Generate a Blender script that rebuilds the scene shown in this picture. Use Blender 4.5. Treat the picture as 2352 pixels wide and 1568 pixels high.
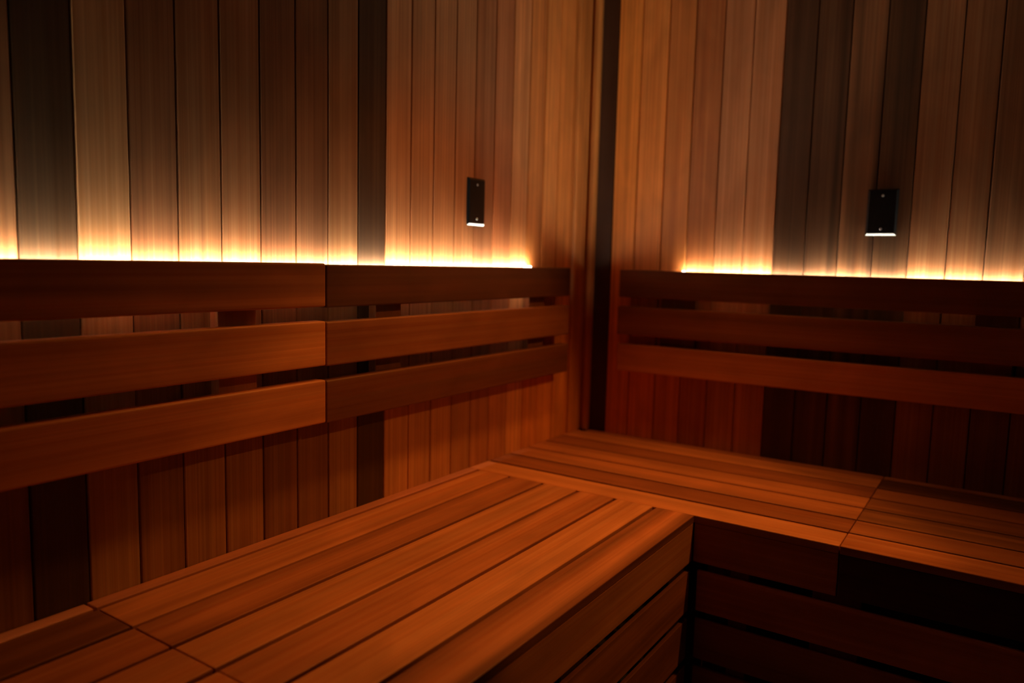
import bpy, bmesh, math, random
from mathutils import Vector, Matrix

# ------------------------------------------------------------------ reset
for o in list(bpy.data.objects):
    bpy.data.objects.remove(o, do_unlink=True)
sc = bpy.context.scene
COL = sc.collection
SEAT = 0.46            # height of the bench seat above the floor
ROOM_X, ROOM_Y, ROOM_Z = 2.6, 2.8, 2.2

# ------------------------------------------------------------------ camera
cam_d = bpy.data.cameras.new('camera')
cam = bpy.data.objects.new('camera', cam_d)
COL.objects.link(cam)
r = Vector((0.83230018, 0.55379285, 0.02428768))
u = Vector((-0.07844221, 0.07429123, 0.99414669))
d = Vector((-0.54874697, 0.82933364, -0.10527334))
M = Matrix((r, u, -d)).transposed().to_4x4()
M.translation = Vector((1.1290968, -2.1200071, 0.5269270 + SEAT))
cam.matrix_world = M
cam_d.sensor_width = 36.0
cam_d.lens = 1733.2 / 2352 * 36.0
cam_d.clip_start = 0.02
cam_d.dof.use_dof = True
cam_d.dof.focus_distance = 1.35
cam_d.dof.aperture_fstop = 2.1
sc.camera = cam

# ------------------------------------------------------------------ world, colour management
world = bpy.data.worlds.new('world')
world.use_nodes = True
world.node_tree.nodes['Background'].inputs[0].default_value = (0, 0, 0, 1)
world.node_tree.nodes['Background'].inputs[1].default_value = 0.0
sc.world = world
vs = sc.view_settings
vs.view_transform = 'Standard'
vs.look = 'None'
vs.gamma = 1.0
vs.use_curve_mapping = False
vs.exposure = 0.0

# light levels of the place's own lamps
STRIP_COL = (1.0, 0.94, 0.72)
STRIP_W = 145.0
SPOT_COL = (1.0, 0.36, 0.055)
SPOT_W = 32.0          # spotlight over the right bench, aimed at the left wall
DOWN_W = 56.0          # downlight over the benches

# ------------------------------------------------------------------ materials
def wood_material(name, rough=0.5, g=1.0):
    m = bpy.data.materials.new(name)
    m.use_nodes = True
    nt = m.node_tree
    N, L = nt.nodes, nt.links
    b = N['Principled BSDF']
    tc = N.new('ShaderNodeTexCoord')
    oi = N.new('ShaderNodeObjectInfo')
    off = N.new('ShaderNodeVectorMath'); off.operation = 'SCALE'
    off.inputs[0].default_value = (37.0, 11.0, 5.0)
    L.new(oi.outputs['Random'], off.inputs['Scale'])
    add = N.new('ShaderNodeVectorMath'); add.operation = 'ADD'
    L.new(tc.outputs['Object'], add.inputs[0]); L.new(off.outputs[0], add.inputs[1])
    def noise(scale, detail, dist=0.0):
        mp = N.new('ShaderNodeVectorMath'); mp.operation = 'MULTIPLY'
        mp.inputs[1].default_value = scale
        L.new(add.outputs[0], mp.inputs[0])
        n = N.new('ShaderNodeTexNoise')
        n.inputs['Scale'].default_value = 1.0
        n.inputs['Detail'].default_value = detail
        n.inputs['Distortion'].default_value = dist
        L.new(mp.outputs[0], n.inputs['Vector'])
        return n.outputs['Fac']
    def ramp(fac, a, b_, lo=0.3, hi=0.7):
        mr = N.new('ShaderNodeMapRange')
        mr.inputs['From Min'].default_value = lo; mr.inputs['From Max'].default_value = hi
        mr.inputs['To Min'].default_value = a; mr.inputs['To Max'].default_value = b_
        L.new(fac, mr.inputs['Value'])
        return mr.outputs[0]
    def mul(a, b_):
        x = N.new('ShaderNodeMath'); x.operation = 'MULTIPLY'
        L.new(a, x.inputs[0]); L.new(b_, x.inputs[1])
        return x.outputs[0]
    fine = noise((1.6, 340.0, 340.0), 2.0)
    lines = noise((0.9, 120.0, 120.0), 2.0)
    broad = noise((0.7, 26.0, 26.0), 2.0, 0.3)
    blot = noise((5.0, 12.0, 12.0), 3.0, 0.6)
    v = mul(mul(ramp(fine, 1 - .14 * g, 1 + .12 * g), ramp(lines, 1 - .14 * g, 1 + .12 * g)), ramp(blot, 0.86, 1.14))
    # broad streaks, strength from the object's colour alpha
    br = ramp(broad, -0.65, 0.25)
    ms = N.new('ShaderNodeMath'); ms.operation = 'MULTIPLY_ADD'
    L.new(br, ms.inputs[0]); L.new(oi.outputs['Alpha'], ms.inputs[1]); ms.inputs[2].default_value = 1.0
    v = mul(v, ms.outputs[0])
    sc_ = N.new('ShaderNodeVectorMath'); sc_.operation = 'SCALE'
    L.new(oi.outputs['Color'], sc_.inputs[0]); L.new(v, sc_.inputs['Scale'])
    # darker grain is redder
    hs = N.new('ShaderNodeMix'); hs.data_type = 'RGBA'; hs.blend_type = 'MULTIPLY'
    hs.inputs['Factor'].default_value = 1.0
    hr = N.new('ShaderNodeMix'); hr.data_type = 'RGBA'
    L.new(ramp(lines, 0.0, 1.0), hr.inputs['Factor'])
    hr.inputs['A'].default_value = (1.0, 0.90, 0.80, 1); hr.inputs['B'].default_value = (1.0, 1.05, 1.1, 1)
    L.new(sc_.outputs[0], hs.inputs['A']); L.new(hr.outputs['Result'], hs.inputs['B'])
    L.new(hs.outputs['Result'], b.inputs['Base Color'])
    L.new(ramp(lines, rough - 0.05, rough + 0.1), b.inputs['Roughness'])
    b.inputs['Specular IOR Level'].default_value = 0.3
    bp = N.new('ShaderNodeBump')
    bp.inputs['Strength'].default_value = 0.18
    bp.inputs['Distance'].default_value = 0.0006
    L.new(lines, bp.inputs['Height'])
    L.new(bp.outputs[0], b.inputs['Normal'])
    return m

def plain_material(name, col, rough, metal=0.0, spec=0.5):
    m = bpy.data.materials.new(name)
    m.use_nodes = True
    nt = m.node_tree
    b = nt.nodes['Principled BSDF']
    tc = nt.nodes.new('ShaderNodeTexCoord')
    n = nt.nodes.new('ShaderNodeTexNoise')
    n.inputs['Scale'].default_value = 60.0
    nt.links.new(tc.outputs['Object'], n.inputs['Vector'])
    mx = nt.nodes.new('ShaderNodeMix'); mx.data_type = 'RGBA'
    mx.inputs['A'].default_value = tuple(c * 0.9 for c in col) + (1,)
    mx.inputs['B'].default_value = tuple(c * 1.1 for c in col) + (1,)
    nt.links.new(n.outputs['Fac'], mx.inputs['Factor'])
    nt.links.new(mx.outputs['Result'], b.inputs['Base Color'])
    b.inputs['Roughness'].default_value = rough
    b.inputs['Metallic'].default_value = metal
    b.inputs['Specular IOR Level'].default_value = spec
    return m

def emit_material(name, col, strength):
    m = bpy.data.materials.new(name)
    m.use_nodes = True
    b = m.node_tree.nodes['Principled BSDF']
    b.inputs['Base Color'].default_value = (0.8, 0.75, 0.65, 1)
    b.inputs['Emission Color'].default_value = col + (1,)
    b.inputs['Emission Strength'].default_value = strength
    return m

WALL = wood_material('cedar_cladding', 0.5)
SLAT = wood_material('cedar_bench', 0.48, 0.55)
PLATE = plain_material('black_plate', (0.006, 0.006, 0.007), 0.22)
SCREW = plain_material('screw_steel', (0.55, 0.55, 0.56), 0.35, 1.0)
BACK = plain_material('dark_backing', (0.012, 0.006, 0.004), 0.8)
STONE = plain_material('floor_tile', (0.06, 0.05, 0.045), 0.6)
TAPE = plain_material('strip_channel', (0.6, 0.55, 0.5), 0.5)
WIRE = plain_material('wire_sleeve', (0.35, 0.16, 0.05), 0.5)
GLOW = emit_material('led_glow', STRIP_COL, STRIP_W)
LENS = emit_material('lamp_lens', SPOT_COL, 3.0)

# wood tones (albedo)
def tone(k, red=0.0, amber=0.0):
    """k = lightness of the board; red > 0 turns it from honey to red brown, amber > 0 takes out the blue, for glow painted into the corner wood"""
    return (0.60 * k, 0.242 * k * (1 - 0.35 * red), 0.104 * k * (1 - 0.4 * red) * (1 - amber))

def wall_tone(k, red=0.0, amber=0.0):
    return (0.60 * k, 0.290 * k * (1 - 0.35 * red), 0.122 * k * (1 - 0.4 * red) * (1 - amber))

# ------------------------------------------------------------------ helpers
AX = {'x': Vector((1, 0, 0)), 'y': Vector((0, 1, 0)), 'z': Vector((0, 0, 1))}

def link(o, parent=None):
    COL.objects.link(o)
    if parent is not None:
        o.parent = parent
    return o

def tag(o, label=None, cat=None, group=None, kind=None):
    if label: o['label'] = label
    if cat: o['category'] = cat
    if group: o['group'] = group
    if kind: o['kind'] = kind
    return o

def empty(name, loc):
    o = bpy.data.objects.new(name, None)
    o.location = loc
    o.empty_display_size = 0.05
    return link(o)

def box_mesh(name, L, W, T, bev, seg=2):
    bm = bmesh.new()
    bmesh.ops.create_cube(bm, size=1.0)
    bmesh.ops.scale(bm, vec=(L, W, T), verts=bm.verts)
    if bev > 0:
        bmesh.ops.bevel(bm, geom=list(bm.edges), offset=bev, segments=seg, profile=0.5, affect='EDGES')
    me = bpy.data.meshes.new(name)
    bm.to_mesh(me); bm.free()
    return me

def board(name, parent, lo, hi, along, wide, mat, col=(0.5, 0.25, 0.12), streak=0.3, bev=0.002, seg=2):
    """A board filling the box lo..hi; local X runs along its grain, local Y across its face."""
    lo, hi = Vector(lo), Vector(hi)
    size = hi - lo
    e1, e2 = AX[along], AX[wide]
    e3 = e1.cross(e2)
    third = ({'x', 'y', 'z'} - {along, wide}).pop()
    g = lambda a: abs(size['xyz'.index(a)])
    me = box_mesh(name, g(along), g(wide), g(third), bev, seg)
    me.materials.append(mat)
    o = bpy.data.objects.new(name, me)
    o.color = (col[0], col[1], col[2], streak)
    link(o)
    mw = Matrix((e1, e2, e3)).transposed().to_4x4()
    mw.translation = (lo + hi) / 2
    if parent is not None:
        o.parent = parent
        o.matrix_local = parent.matrix_basis.inverted() @ mw
    else:
        o.matrix_world = mw
    return o

def mesh_obj(name, bm, mat, parent=None, loc=None):
    me = bpy.data.meshes.new(name)
    bmesh.ops.recalc_face_normals(bm, faces=bm.faces)
    bm.to_mesh(me); bm.free()
    me.materials.append(mat)
    o = bpy.data.objects.new(name, me)
    if loc is not None: o.location = loc
    return link(o, parent)

def tube(bm, pts, rad, n=8):
    rings = []
    for i, p in enumerate(pts):
        p = Vector(p)
        a = Vector(pts[max(i - 1, 0)]); b = Vector(pts[min(i + 1, len(pts) - 1)])
        t = (b - a).normalized()
        s = t.cross(Vector((0, 0, 1)))
        if s.length < 1e-4: s = t.cross(Vector((0, 1, 0)))
        s.normalize(); w = s.cross(t)
        rings.append([bm.verts.new(p + rad * (math.cos(2*math.pi*k/n) * s + math.sin(2*math.pi*k/n) * w)) for k in range(n)])
    for a, b in zip(rings, rings[1:]):
        for k in range(n):
            bm.faces.new((a[k], a[(k+1) % n], b[(k+1) % n], b[k]))
    bm.faces.new(rings[0]); bm.faces.new(list(reversed(rings[-1])))

random.seed(4)
R = random.uniform

# ------------------------------------------------------------------ room shell
def slab(name, lo, hi, mat, along='x', wide='y', col=(0.4, 0.2, 0.1)):
    o = board(name, None, lo, hi, along, wide, mat, col, 0.3, 0.0)
    o['kind'] = 'structure'
    return o

slab('floor', (-0.1, -ROOM_Y - 0.1, -0.1), (ROOM_X + 0.1, 0.1, 0.0), STONE)
wall_left = slab('wall_left', (-0.06, -ROOM_Y, 0.0), (-0.0135, 0.0, ROOM_Z), BACK, 'z', 'y')
wall_right = slab('wall_right', (-0.06, 0.0135, 0.0), (ROOM_X, 0.06, ROOM_Z), BACK, 'z', 'x')
slab('wall_opposite', (ROOM_X, -ROOM_Y, 0.0), (ROOM_X + 0.05, 0.0, ROOM_Z), WALL, 'z', 'y', tone(0.10))
slab('wall_behind', (-0.06, -ROOM_Y - 0.05, 0.0), (ROOM_X + 0.05, -ROOM_Y, ROOM_Z), WALL, 'z', 'x', tone(0.10))
slab('ceiling', (-0.1, -ROOM_Y - 0.1, ROOM_Z), (ROOM_X + 0.1, 0.1, ROOM_Z + 0.05), WALL, 'x', 'y', tone(0.10))

# cladding of the left wall: seams measured from the corner outwards
seamL = [-0.0005, -0.1100, -0.1946, -0.2748, -0.3542, -0.4351, -0.5165, -0.5984, -0.6769, -0.7556, -0.8342,
         -0.9145, -0.9948, -1.0757, -1.1549, -1.2343, -1.3148, -1.3948, -1.4737, -1.5532, -1.6318]
toneL = [(1.25, .85, .2, .45), (1.35, .75, .2, .4), (1.42, .7, .2, .35), (1.25, .75, .2, .3), (1.2, .5, .2, .1), (0.90, .7, .3),  # boards by the corner lighter and more amber than their wood: glow painted in
         (0.70, .6, .5), (0.78, .4, .2), (0.84, .35, .2), (0.88, .3, .2), (0.92, .3, .2), (0.14, .2, .4), (0.55, .2, .3),
         (0.45, .45, .3), (0.43, .45, .3), (0.56, .25, .3), (0.60, .2, .4), (0.46, .35, .4), (0.72, -.1, .3), (0.13, -.1, .3),
         (0.42, .2, .2)]
while seamL[-1] > -ROOM_Y + 0.12:
    seamL.append(seamL[-1] - 0.0795)
    toneL.append((R(.5, .9), R(0, .5), .3))
seamL[-1] = -ROOM_Y + 0.001
GAP = 0.0011
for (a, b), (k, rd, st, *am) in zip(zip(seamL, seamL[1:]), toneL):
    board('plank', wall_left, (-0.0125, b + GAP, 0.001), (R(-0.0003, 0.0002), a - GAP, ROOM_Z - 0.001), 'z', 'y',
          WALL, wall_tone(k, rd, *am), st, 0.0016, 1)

seamR = [0.0005, 0.0848, 0.1615, 0.2458, 0.3254, 0.4081, 0.4891, 0.5721, 0.6543, 0.7370, 0.8199, 0.9012, 0.9846, 1.0640, 1.1450]
toneR = [(0.10, .7, .2), (1.42, .85, .3, .55), (1.3, .85, .2, .45), (1.05, .85, .4, .35), (0.74, .9, .3, .2), (0.90, .5, .2), (0.86, .5, .2),  # boards after the dark one carry the corner glow in their colour
         (0.16, .4, .5), (0.19, .4, .8), (0.44, .4, 1.1), (0.17, .3, .9), (0.48, .4, .3), (0.46, .4, .3), (0.36, .4, .3)]
while seamR[-1] < ROOM_X - 0.12:
    seamR.append(seamR[-1] + 0.0813)
    toneR.append((R(.35, .7), R(.1, .5), .3))
seamR[-1] = ROOM_X - 0.001
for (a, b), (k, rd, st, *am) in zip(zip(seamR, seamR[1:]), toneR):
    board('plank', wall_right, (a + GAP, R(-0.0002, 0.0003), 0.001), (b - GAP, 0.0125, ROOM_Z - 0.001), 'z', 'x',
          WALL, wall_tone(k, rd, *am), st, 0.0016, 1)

# moulding in the corner: stepped cove profile, extruded floor to ceiling
prof = [(0.0006, -0.0980), (0.0062, -0.0970), (0.0095, -0.0900), (0.0095, -0.0640), (0.0060, -0.0570), (0.0078, -0.0500),
        (0.0082, -0.0300), (0.0030, -0.0240), (0.0030, -0.0140), (0.0090, -0.0150), (0.0150, -0.0190), (0.0235, -0.0190),
        (0.0295, -0.0130), (0.0300, -0.0006), (0.0006, -0.0006)]
bm = bmesh.new()
lo_ = [bm.verts.new((y * 0 + 0, px, py)) for (px, py) in prof for y in (0,)]
hi_ = [bm.verts.new((ROOM_Z - SEAT - 0.004, px, py)) for (px, py) in prof]
n_ = len(prof)
for i in range(n_):
    bm.faces.new((lo_[i], lo_[(i + 1) % n_], hi_[(i + 1) % n_], hi_[i]))
bm.faces.new(lo_); bm.faces.new(list(reversed(hi_)))
trim = mesh_obj('trim_1', bm, WALL)
trim.matrix_world = Matrix(((0, 1, 0, 0), (0, 0, 1, 0), (1, 0, 0, SEAT + 0.001), (0, 0, 0, 1)))
trim.color = (*tone(1.05, .35, .45), 0.3)  # amber tone holds some of the painted corner glow
tag(trim, 'narrow wooden cove moulding in the corner where the two walls meet', 'trim', kind='structure')
del trim['category']

# ------------------------------------------------------------------ benches
CUT = [0.0325, 0.1285, 0.2237, 0.3190, 0.4148, 0.5098]      # gaps between strip and slats, from the wall out
DEPTH = 0.600
SLAT_T = 0.0165

def slat_rows():
    rows = [(0.0008, CUT[0] - 0.0040)]
    for i in range(6):
        a = CUT[i] + 0.0043
        b = (CUT[i + 1] - 0.0043) if i < 5 else DEPTH
        rows.append((a, b))
    return rows

# --- bench along the left wall (runs along y)
JL = -1.5615
benchL = empty('sauna_bench', (0.30, -1.7, 0.0))
tag(benchL, 'wide slatted cedar bench along the left wall, its slats butting against the other bench', 'bench')
yfar = -DEPTH - 0.0015
far_t = [(0.82, .35, .3), (0.86, .3, .3), (0.74, .45, .4), (0.95, .15, .35), (0.82, .35, .4), (1.02, .1, .25), (0.80, .45, .9)]
near_t = [(0.95, .2, .3), (0.40, .5, .5), (0.72, .5, .4), (0.95, .25, .3), (0.9, .3, .3), (0.9, .3, .3), (0.85, .35, .4)]
for i, (a, b) in enumerate(slat_rows()):
    nm = 'wall_strip' if i == 0 else 'slat'
    for (y0, y1, tt, dx) in ((JL + 0.0008, yfar, far_t, 0.0), (-ROOM_Y + 0.004, JL - 0.0008 - (0.002 if i == 0 else 0), near_t, R(-0.0012, 0.0012) if 0 < i < 6 else 0.0)):
        k, rd, st = tt[i]
        board(nm, benchL, (a + dx, y0, SEAT - SLAT_T), (b + dx, y1, SEAT + R(-0.0004, 0.0004)), 'y', 'x', SLAT,
              tone(k, rd), st, 0.0016, 2)
ZB = [(-0.0172, -0.1018), (-0.1188, -0.2088), (-0.2258, -0.3158), (-0.3330, -0.4230)]
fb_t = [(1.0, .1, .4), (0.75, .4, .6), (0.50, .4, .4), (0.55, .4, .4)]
for i, (zt, zb) in enumerate(ZB):
    k, rd, st = fb_t[i]
    ye = -DEPTH - (0.0015 if i == 0 else 0.010)
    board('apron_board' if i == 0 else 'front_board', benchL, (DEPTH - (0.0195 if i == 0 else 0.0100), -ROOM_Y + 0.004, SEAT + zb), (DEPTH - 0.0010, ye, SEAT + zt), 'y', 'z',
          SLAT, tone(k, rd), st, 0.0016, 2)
for yy in (-0.66, -1.10, -1.56, -2.10, -2.60):
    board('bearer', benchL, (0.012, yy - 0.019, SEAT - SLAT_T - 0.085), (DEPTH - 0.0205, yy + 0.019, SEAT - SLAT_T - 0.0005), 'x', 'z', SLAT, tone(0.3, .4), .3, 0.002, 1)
    board('post', benchL, (DEPTH - 0.0590, yy - 0.045, 0.0005), (DEPTH - 0.0105, yy + 0.045, SEAT - 0.1030), 'z', 'y', SLAT, tone(0.06, .4), .3, 0.002, 1)  # near-black tone paints the shade of the front gaps onto the posts

# --- bench along the right wall (runs along x)
JR = 0.8885
benchR = empty('sauna_bench', (1.2, -0.30, 0.0))
tag(benchR, 'slatted cedar bench along the right wall, running into the room corner', 'bench')
far_t = [(0.85, .3, .3), (1.1, .2, .3), (0.58, .5, .3), (0.82, .35, .3), (0.80, .35, .35), (0.55, .55, .4), (1.05, .15, .3)]
near_t = [(0.75, .2, .3), (0.26, .2, .4), (0.75, .3, .3), (0.55, .3, .7), (0.55, .2, .9), (0.62, .4, .4), (0.80, .35, .3)]
for i, (a, b) in enumerate(slat_rows()):
    nm = 'wall_strip' if i == 0 else 'slat'
    for (x0, x1, tt) in ((0.0012, JR - 0.0008, far_t), (JR + 0.0008, ROOM_X - 0.004, near_t)):
        k, rd, st = tt[i]
        if i == 0 and x0 < 0.1: x0 = 0.031
        board(nm, benchR, (x0, -b, SEAT - SLAT_T), (x1, -a, SEAT + R(-0.0004, 0.0004)), 'x', 'y', SLAT, tone(k, rd), st, 0.0016, 2)
k, rd, st = (1.0, .35, .4)
za = (SEAT + ZB[0][1], SEAT + ZB[0][0])
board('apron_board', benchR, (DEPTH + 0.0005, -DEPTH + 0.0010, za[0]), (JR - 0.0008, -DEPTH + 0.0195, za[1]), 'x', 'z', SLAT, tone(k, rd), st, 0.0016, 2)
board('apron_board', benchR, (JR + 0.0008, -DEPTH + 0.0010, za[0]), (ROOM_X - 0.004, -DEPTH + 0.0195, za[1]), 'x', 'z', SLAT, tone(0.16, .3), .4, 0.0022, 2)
for i, (zt, zb) in enumerate(ZB):
    if i == 0: continue
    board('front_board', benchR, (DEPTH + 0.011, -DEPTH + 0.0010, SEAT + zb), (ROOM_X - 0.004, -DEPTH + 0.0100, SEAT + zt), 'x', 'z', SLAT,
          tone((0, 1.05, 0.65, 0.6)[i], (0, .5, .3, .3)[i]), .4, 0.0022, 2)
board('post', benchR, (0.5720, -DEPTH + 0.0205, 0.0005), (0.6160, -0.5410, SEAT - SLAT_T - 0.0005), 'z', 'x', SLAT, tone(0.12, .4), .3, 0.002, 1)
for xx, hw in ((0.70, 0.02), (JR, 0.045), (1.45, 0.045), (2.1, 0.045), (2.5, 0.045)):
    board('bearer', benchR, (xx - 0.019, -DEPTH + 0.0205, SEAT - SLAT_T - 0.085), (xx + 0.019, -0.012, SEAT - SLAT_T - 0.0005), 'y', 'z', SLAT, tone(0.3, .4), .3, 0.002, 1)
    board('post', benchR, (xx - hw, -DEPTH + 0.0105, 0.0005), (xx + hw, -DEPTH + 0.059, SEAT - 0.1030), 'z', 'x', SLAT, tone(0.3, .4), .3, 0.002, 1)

# ------------------------------------------------------------------ backrests
BT = 0.0215            # batten thickness
RT = 0.0500            # front face of the rails
ZR = [(0.515, 0.4335), (0.4065, 0.3215), (0.2940, 0.2110)]

def backrest_left(label, y0, y1, dz, dx, tones, battens, bt):
    e = empty('backrest', (0.03, (y0 + y1) / 2, SEAT + 0.2))
    tag(e, label, 'backrest', 'slatted cedar backrests')
    for (zt, zb), (k, rd, st) in zip(ZR, tones):
        board('rail', e, (BT + 0.0005, y0, SEAT + zb + dz), (RT + dx, y1, SEAT + zt + dz), 'y', 'z', SLAT, tone(k, rd), st, 0.0035, 3)
    for a, b in battens:
        board('batten', e, (0.0007, a, SEAT + ZR[2][1] + 0.012), (BT, b, SEAT + ZR[0][0] - 0.030), 'z', 'y', SLAT, tone(*bt), .3, 0.0015, 1)
    return e

JB = -1.1270
backrest_left('lighter three-rail cedar backrest section on the left wall, nearest the camera', -ROOM_Y + 0.01, JB - 0.0012, 0.0, 0.0,
              [(0.66, .2, .6), (1.0, .1, .3), (1.05, .2, .3)], [(-1.3425, -1.2635), (-2.1, -2.02), (-2.7, -2.62)], (0.8, .15))
backrest_left('darker three-rail cedar backrest section on the left wall, ending at the corner', JB + 0.0012, -0.1860, -0.0022, -0.0015,
              [(0.17, .5, .6), (0.46, .4, .3), (0.30, .5, .4)], [(-0.9650, -0.8860), (-0.3660, -0.2860)], (0.42, .3))

eR = empty('backrest', (1.3, -0.03, SEAT + 0.2))
tag(eR, 'long three-rail cedar backrest on the right wall with glowing strip above', 'backrest', 'slatted cedar backrests')
for (zt, zb), (k, rd, st), yf in zip(ZR, [(0.28, .55, .4), (0.46, .4, .4), (1.05, .25, .3)], (0.0510, 0.0550, 0.0490)):
    board('rail', eR, (0.1410, -yf, SEAT + zb - 0.0045), (ROOM_X - 0.01, -BT - 0.0005, SEAT + zt - 0.0045), 'x', 'z', SLAT, tone(k, rd), st, 0.0035, 3)
for a, b in ((0.265, 0.371), (1.056, 1.139), (1.70, 1.78), (2.3, 2.38)):
    board('batten', eR, (a, -BT, SEAT + ZR[2][1] + 0.012), (b, -0.0007, SEAT + ZR[0][0] - 0.034), 'z', 'x', SLAT, tone(0.3, .3), .3, 0.0015, 1)

# ------------------------------------------------------------------ light strips behind the top rails
ZS = SEAT + 0.5070
def strip(label, glow_pts, tape_lo, tape_hi, along, wire_pts):
    e = empty('led_strip', glow_pts[0])
    tag(e, label, 'light strip', 'warm light strips behind the backrests')
    bm = bmesh.new()
    tube(bm, [Vector(p) - e.location for p in glow_pts], 0.0032, 8)
    mesh_obj('diffuser', bm, GLOW, e)
    board('channel', e, tape_lo, tape_hi, along, 'x' if along == 'y' else 'y', TAPE, bev=0.0)
    bm = bmesh.new()
    tube(bm, [Vector(p) - e.location for p in wire_pts], 0.0014, 6)
    mesh_obj('wire', bm, WIRE, e)
    return e

sx = 0.0105
strip('warm white light strip glowing behind the backrest on the left wall',
      [(sx, -ROOM_Y + 0.03, ZS), (sx, -0.42, ZS), (sx, -0.385, ZS + 0.002), (sx, -0.347, ZS + 0.006)],
      (sx - 0.0031, -ROOM_Y + 0.03, ZS - 0.0060), (sx + 0.0031, -0.40, ZS - 0.0036), 'y',
      [(sx, -0.3465, ZS + 0.006), (sx, -0.330, ZS + 0.002), (sx, -0.320, ZS - 0.008), (sx, -0.318, ZS - 0.02)])
ZS2 = ZS - 0.0045
strip('warm white light strip glowing behind the backrest on the right wall',
      [(ROOM_X - 0.03, -sx, ZS2), (0.37, -sx, ZS2), (0.345, -sx, ZS2 + 0.002), (0.322, -sx, ZS2 + 0.006)],
      (0.36, -sx - 0.0037, ZS2 - 0.0060), (ROOM_X - 0.03, -sx + 0.0037, ZS2 - 0.0036), 'x',
      [(0.3215, -sx, ZS2 + 0.006), (0.314, -sx, ZS2 + 0.014), (0.308, -sx - 0.003, ZS2 + 0.020), (0.300, -sx - 0.002, ZS2 + 0.015),
       (0.294, -sx, ZS2 + 0.004), (0.290, -sx, ZS2 - 0.02)])

# ------------------------------------------------------------------ blank wall plates
def wall_plate(label, centre, rot):
    e = empty('wall_plate', centre)
    e.rotation_euler = (0, 0, rot)
    tag(e, label, 'wall plate', 'blank black wall plates')
    w, h, t, bv = 0.0706, 0.1155, 0.0062, 0.0045
    bm = bmesh.new()       # local: x across, z up, -y out of the wall
    def ring(wx, hz, y):
        return [bm.verts.new(p) for p in ((-wx, y, -hz), (wx, y, -hz), (wx, y, hz), (-wx, y, hz))]
    r0 = ring(w/2, h/2, -0.0006); r1 = ring(w/2, h/2, -0.0018); r2 = ring(w/2 - bv, h/2 - bv, -t)
    for a, b in ((r0, r1), (r1, r2)):
        for k in range(4):
            bm.faces.new((a[k], a[(k+1) % 4], b[(k+1) % 4], b[k]))
    bm.faces.new(r2); bm.faces.new(list(reversed(r0)))
    mesh_obj('cover', bm, PLATE, e)
    bm = bmesh.new()
    n = 14
    prof2 = [(0.0032, 0.0), (0.0030, -0.0007), (0.0020, -0.0013)]
    rings = [[bm.verts.new((rr * math.cos(2*math.pi*k/n), yy, rr * math.sin(2*math.pi*k/n))) for k in range(n)] for rr, yy in prof2]
    for a, b in zip(rings, rings[1:]):
        for k in range(n):
            bm.faces.new((a[k], a[(k+1) % n], b[(k+1) % n], b[k]))
    # slot cut across the head: two raised halves with a sunk bar between
    top = rings[-1]
    c0 = [bm.verts.new((0.0003, -0.0013, 0.0019)), bm.verts.new((0.0003, -0.0013, -0.0019))]
    bm.faces.new(top); bm.faces.new(list(reversed(rings[0])))
    for v in c0: bm.verts.remove(v)
    me = None
    s = mesh_obj('screw', bm, SCREW, e, (0, -t + 0.0001, 0.0415))
    s['label'] = 'small silver screw head'
    s2 = s.copy(); link(s2, e); s2.location = (0, -t + 0.0001, -0.0415)
    return e

wall_plate('blank black wall plate on the left wall, seen at a sharp angle', (0.0004, -0.5945, SEAT + 0.671), math.pi / 2)
wall_plate('blank black wall plate on the darker boards of the right wall', (0.8363, -0.0004, SEAT + 0.6725), 0.0)

# ------------------------------------------------------------------ ceiling lamps (above the frame)
def ceiling_lamp(name, label, xy, target, watts, cone, blend, soft, wide=1.0):
    lamp = empty(name, (xy[0], xy[1], ROOM_Z))
    tag(lamp, label, 'spotlight')
    src = Vector((xy[0], xy[1], ROOM_Z - 0.064))
    q = (Vector(target) - src).normalized().to_track_quat('-Z', 'Y')
    bm = bmesh.new()
    bmesh.ops.create_cone(bm, cap_ends=True, segments=24, radius1=0.045 * wide, radius2=0.045 * wide, depth=0.012)
    mesh_obj('mount', bm, SCREW, lamp, (0, 0, -0.0065))
    bm = bmesh.new()               # open can: outer wall, rim, inner wall
    n = 24
    pr = [(rr * wide, zz) for rr, zz in ((0.020, 0.050), (0.034, 0.040), (0.036, -0.030), (0.033, -0.030), (0.031, 0.010))]
    rings = [[bm.verts.new((rr * math.cos(2*math.pi*k/n), rr * math.sin(2*math.pi*k/n), zz)) for k in range(n)] for rr, zz in pr]
    for a, b in zip(rings, rings[1:]):
        for k in range(n):
            bm.faces.new((a[k], a[(k+1) % n], b[(k+1) % n], b[k]))
    bm.faces.new(rings[0])
    can = mesh_obj('can', bm, PLATE, lamp, (0, 0, -0.064))
    can.rotation_mode = 'QUATERNION'; can.rotation_quaternion = q
    bm = bmesh.new()
    bmesh.ops.create_circle(bm, cap_ends=True, segments=24, radius=0.0305 * wide)
    mesh_obj('lens', bm, LENS, can, (0, 0, 0.010))
    ld = bpy.data.lights.new('spot_beam', 'SPOT')
    ld.energy = watts; ld.color = SPOT_COL
    ld.shadow_soft_size = soft
    ld.spot_size = math.radians(cone); ld.spot_blend = blend
    lo = bpy.data.objects.new('spot_beam', ld)
    link(lo, can); lo.location = (0, 0, -0.034)

ceiling_lamp('ceiling_spotlight', 'small amber spotlight on the ceiling above the right bench', (1.93, -0.30), (0.30, -0.70, SEAT), SPOT_W, 37, 0.3, 0.02)
ceiling_lamp('ceiling_spotlight', 'small amber downlight on the ceiling above the left bench', (0.56, -0.44), (0.50, -0.90, SEAT), DOWN_W, 75, 1.0, 0.08, 2.6)
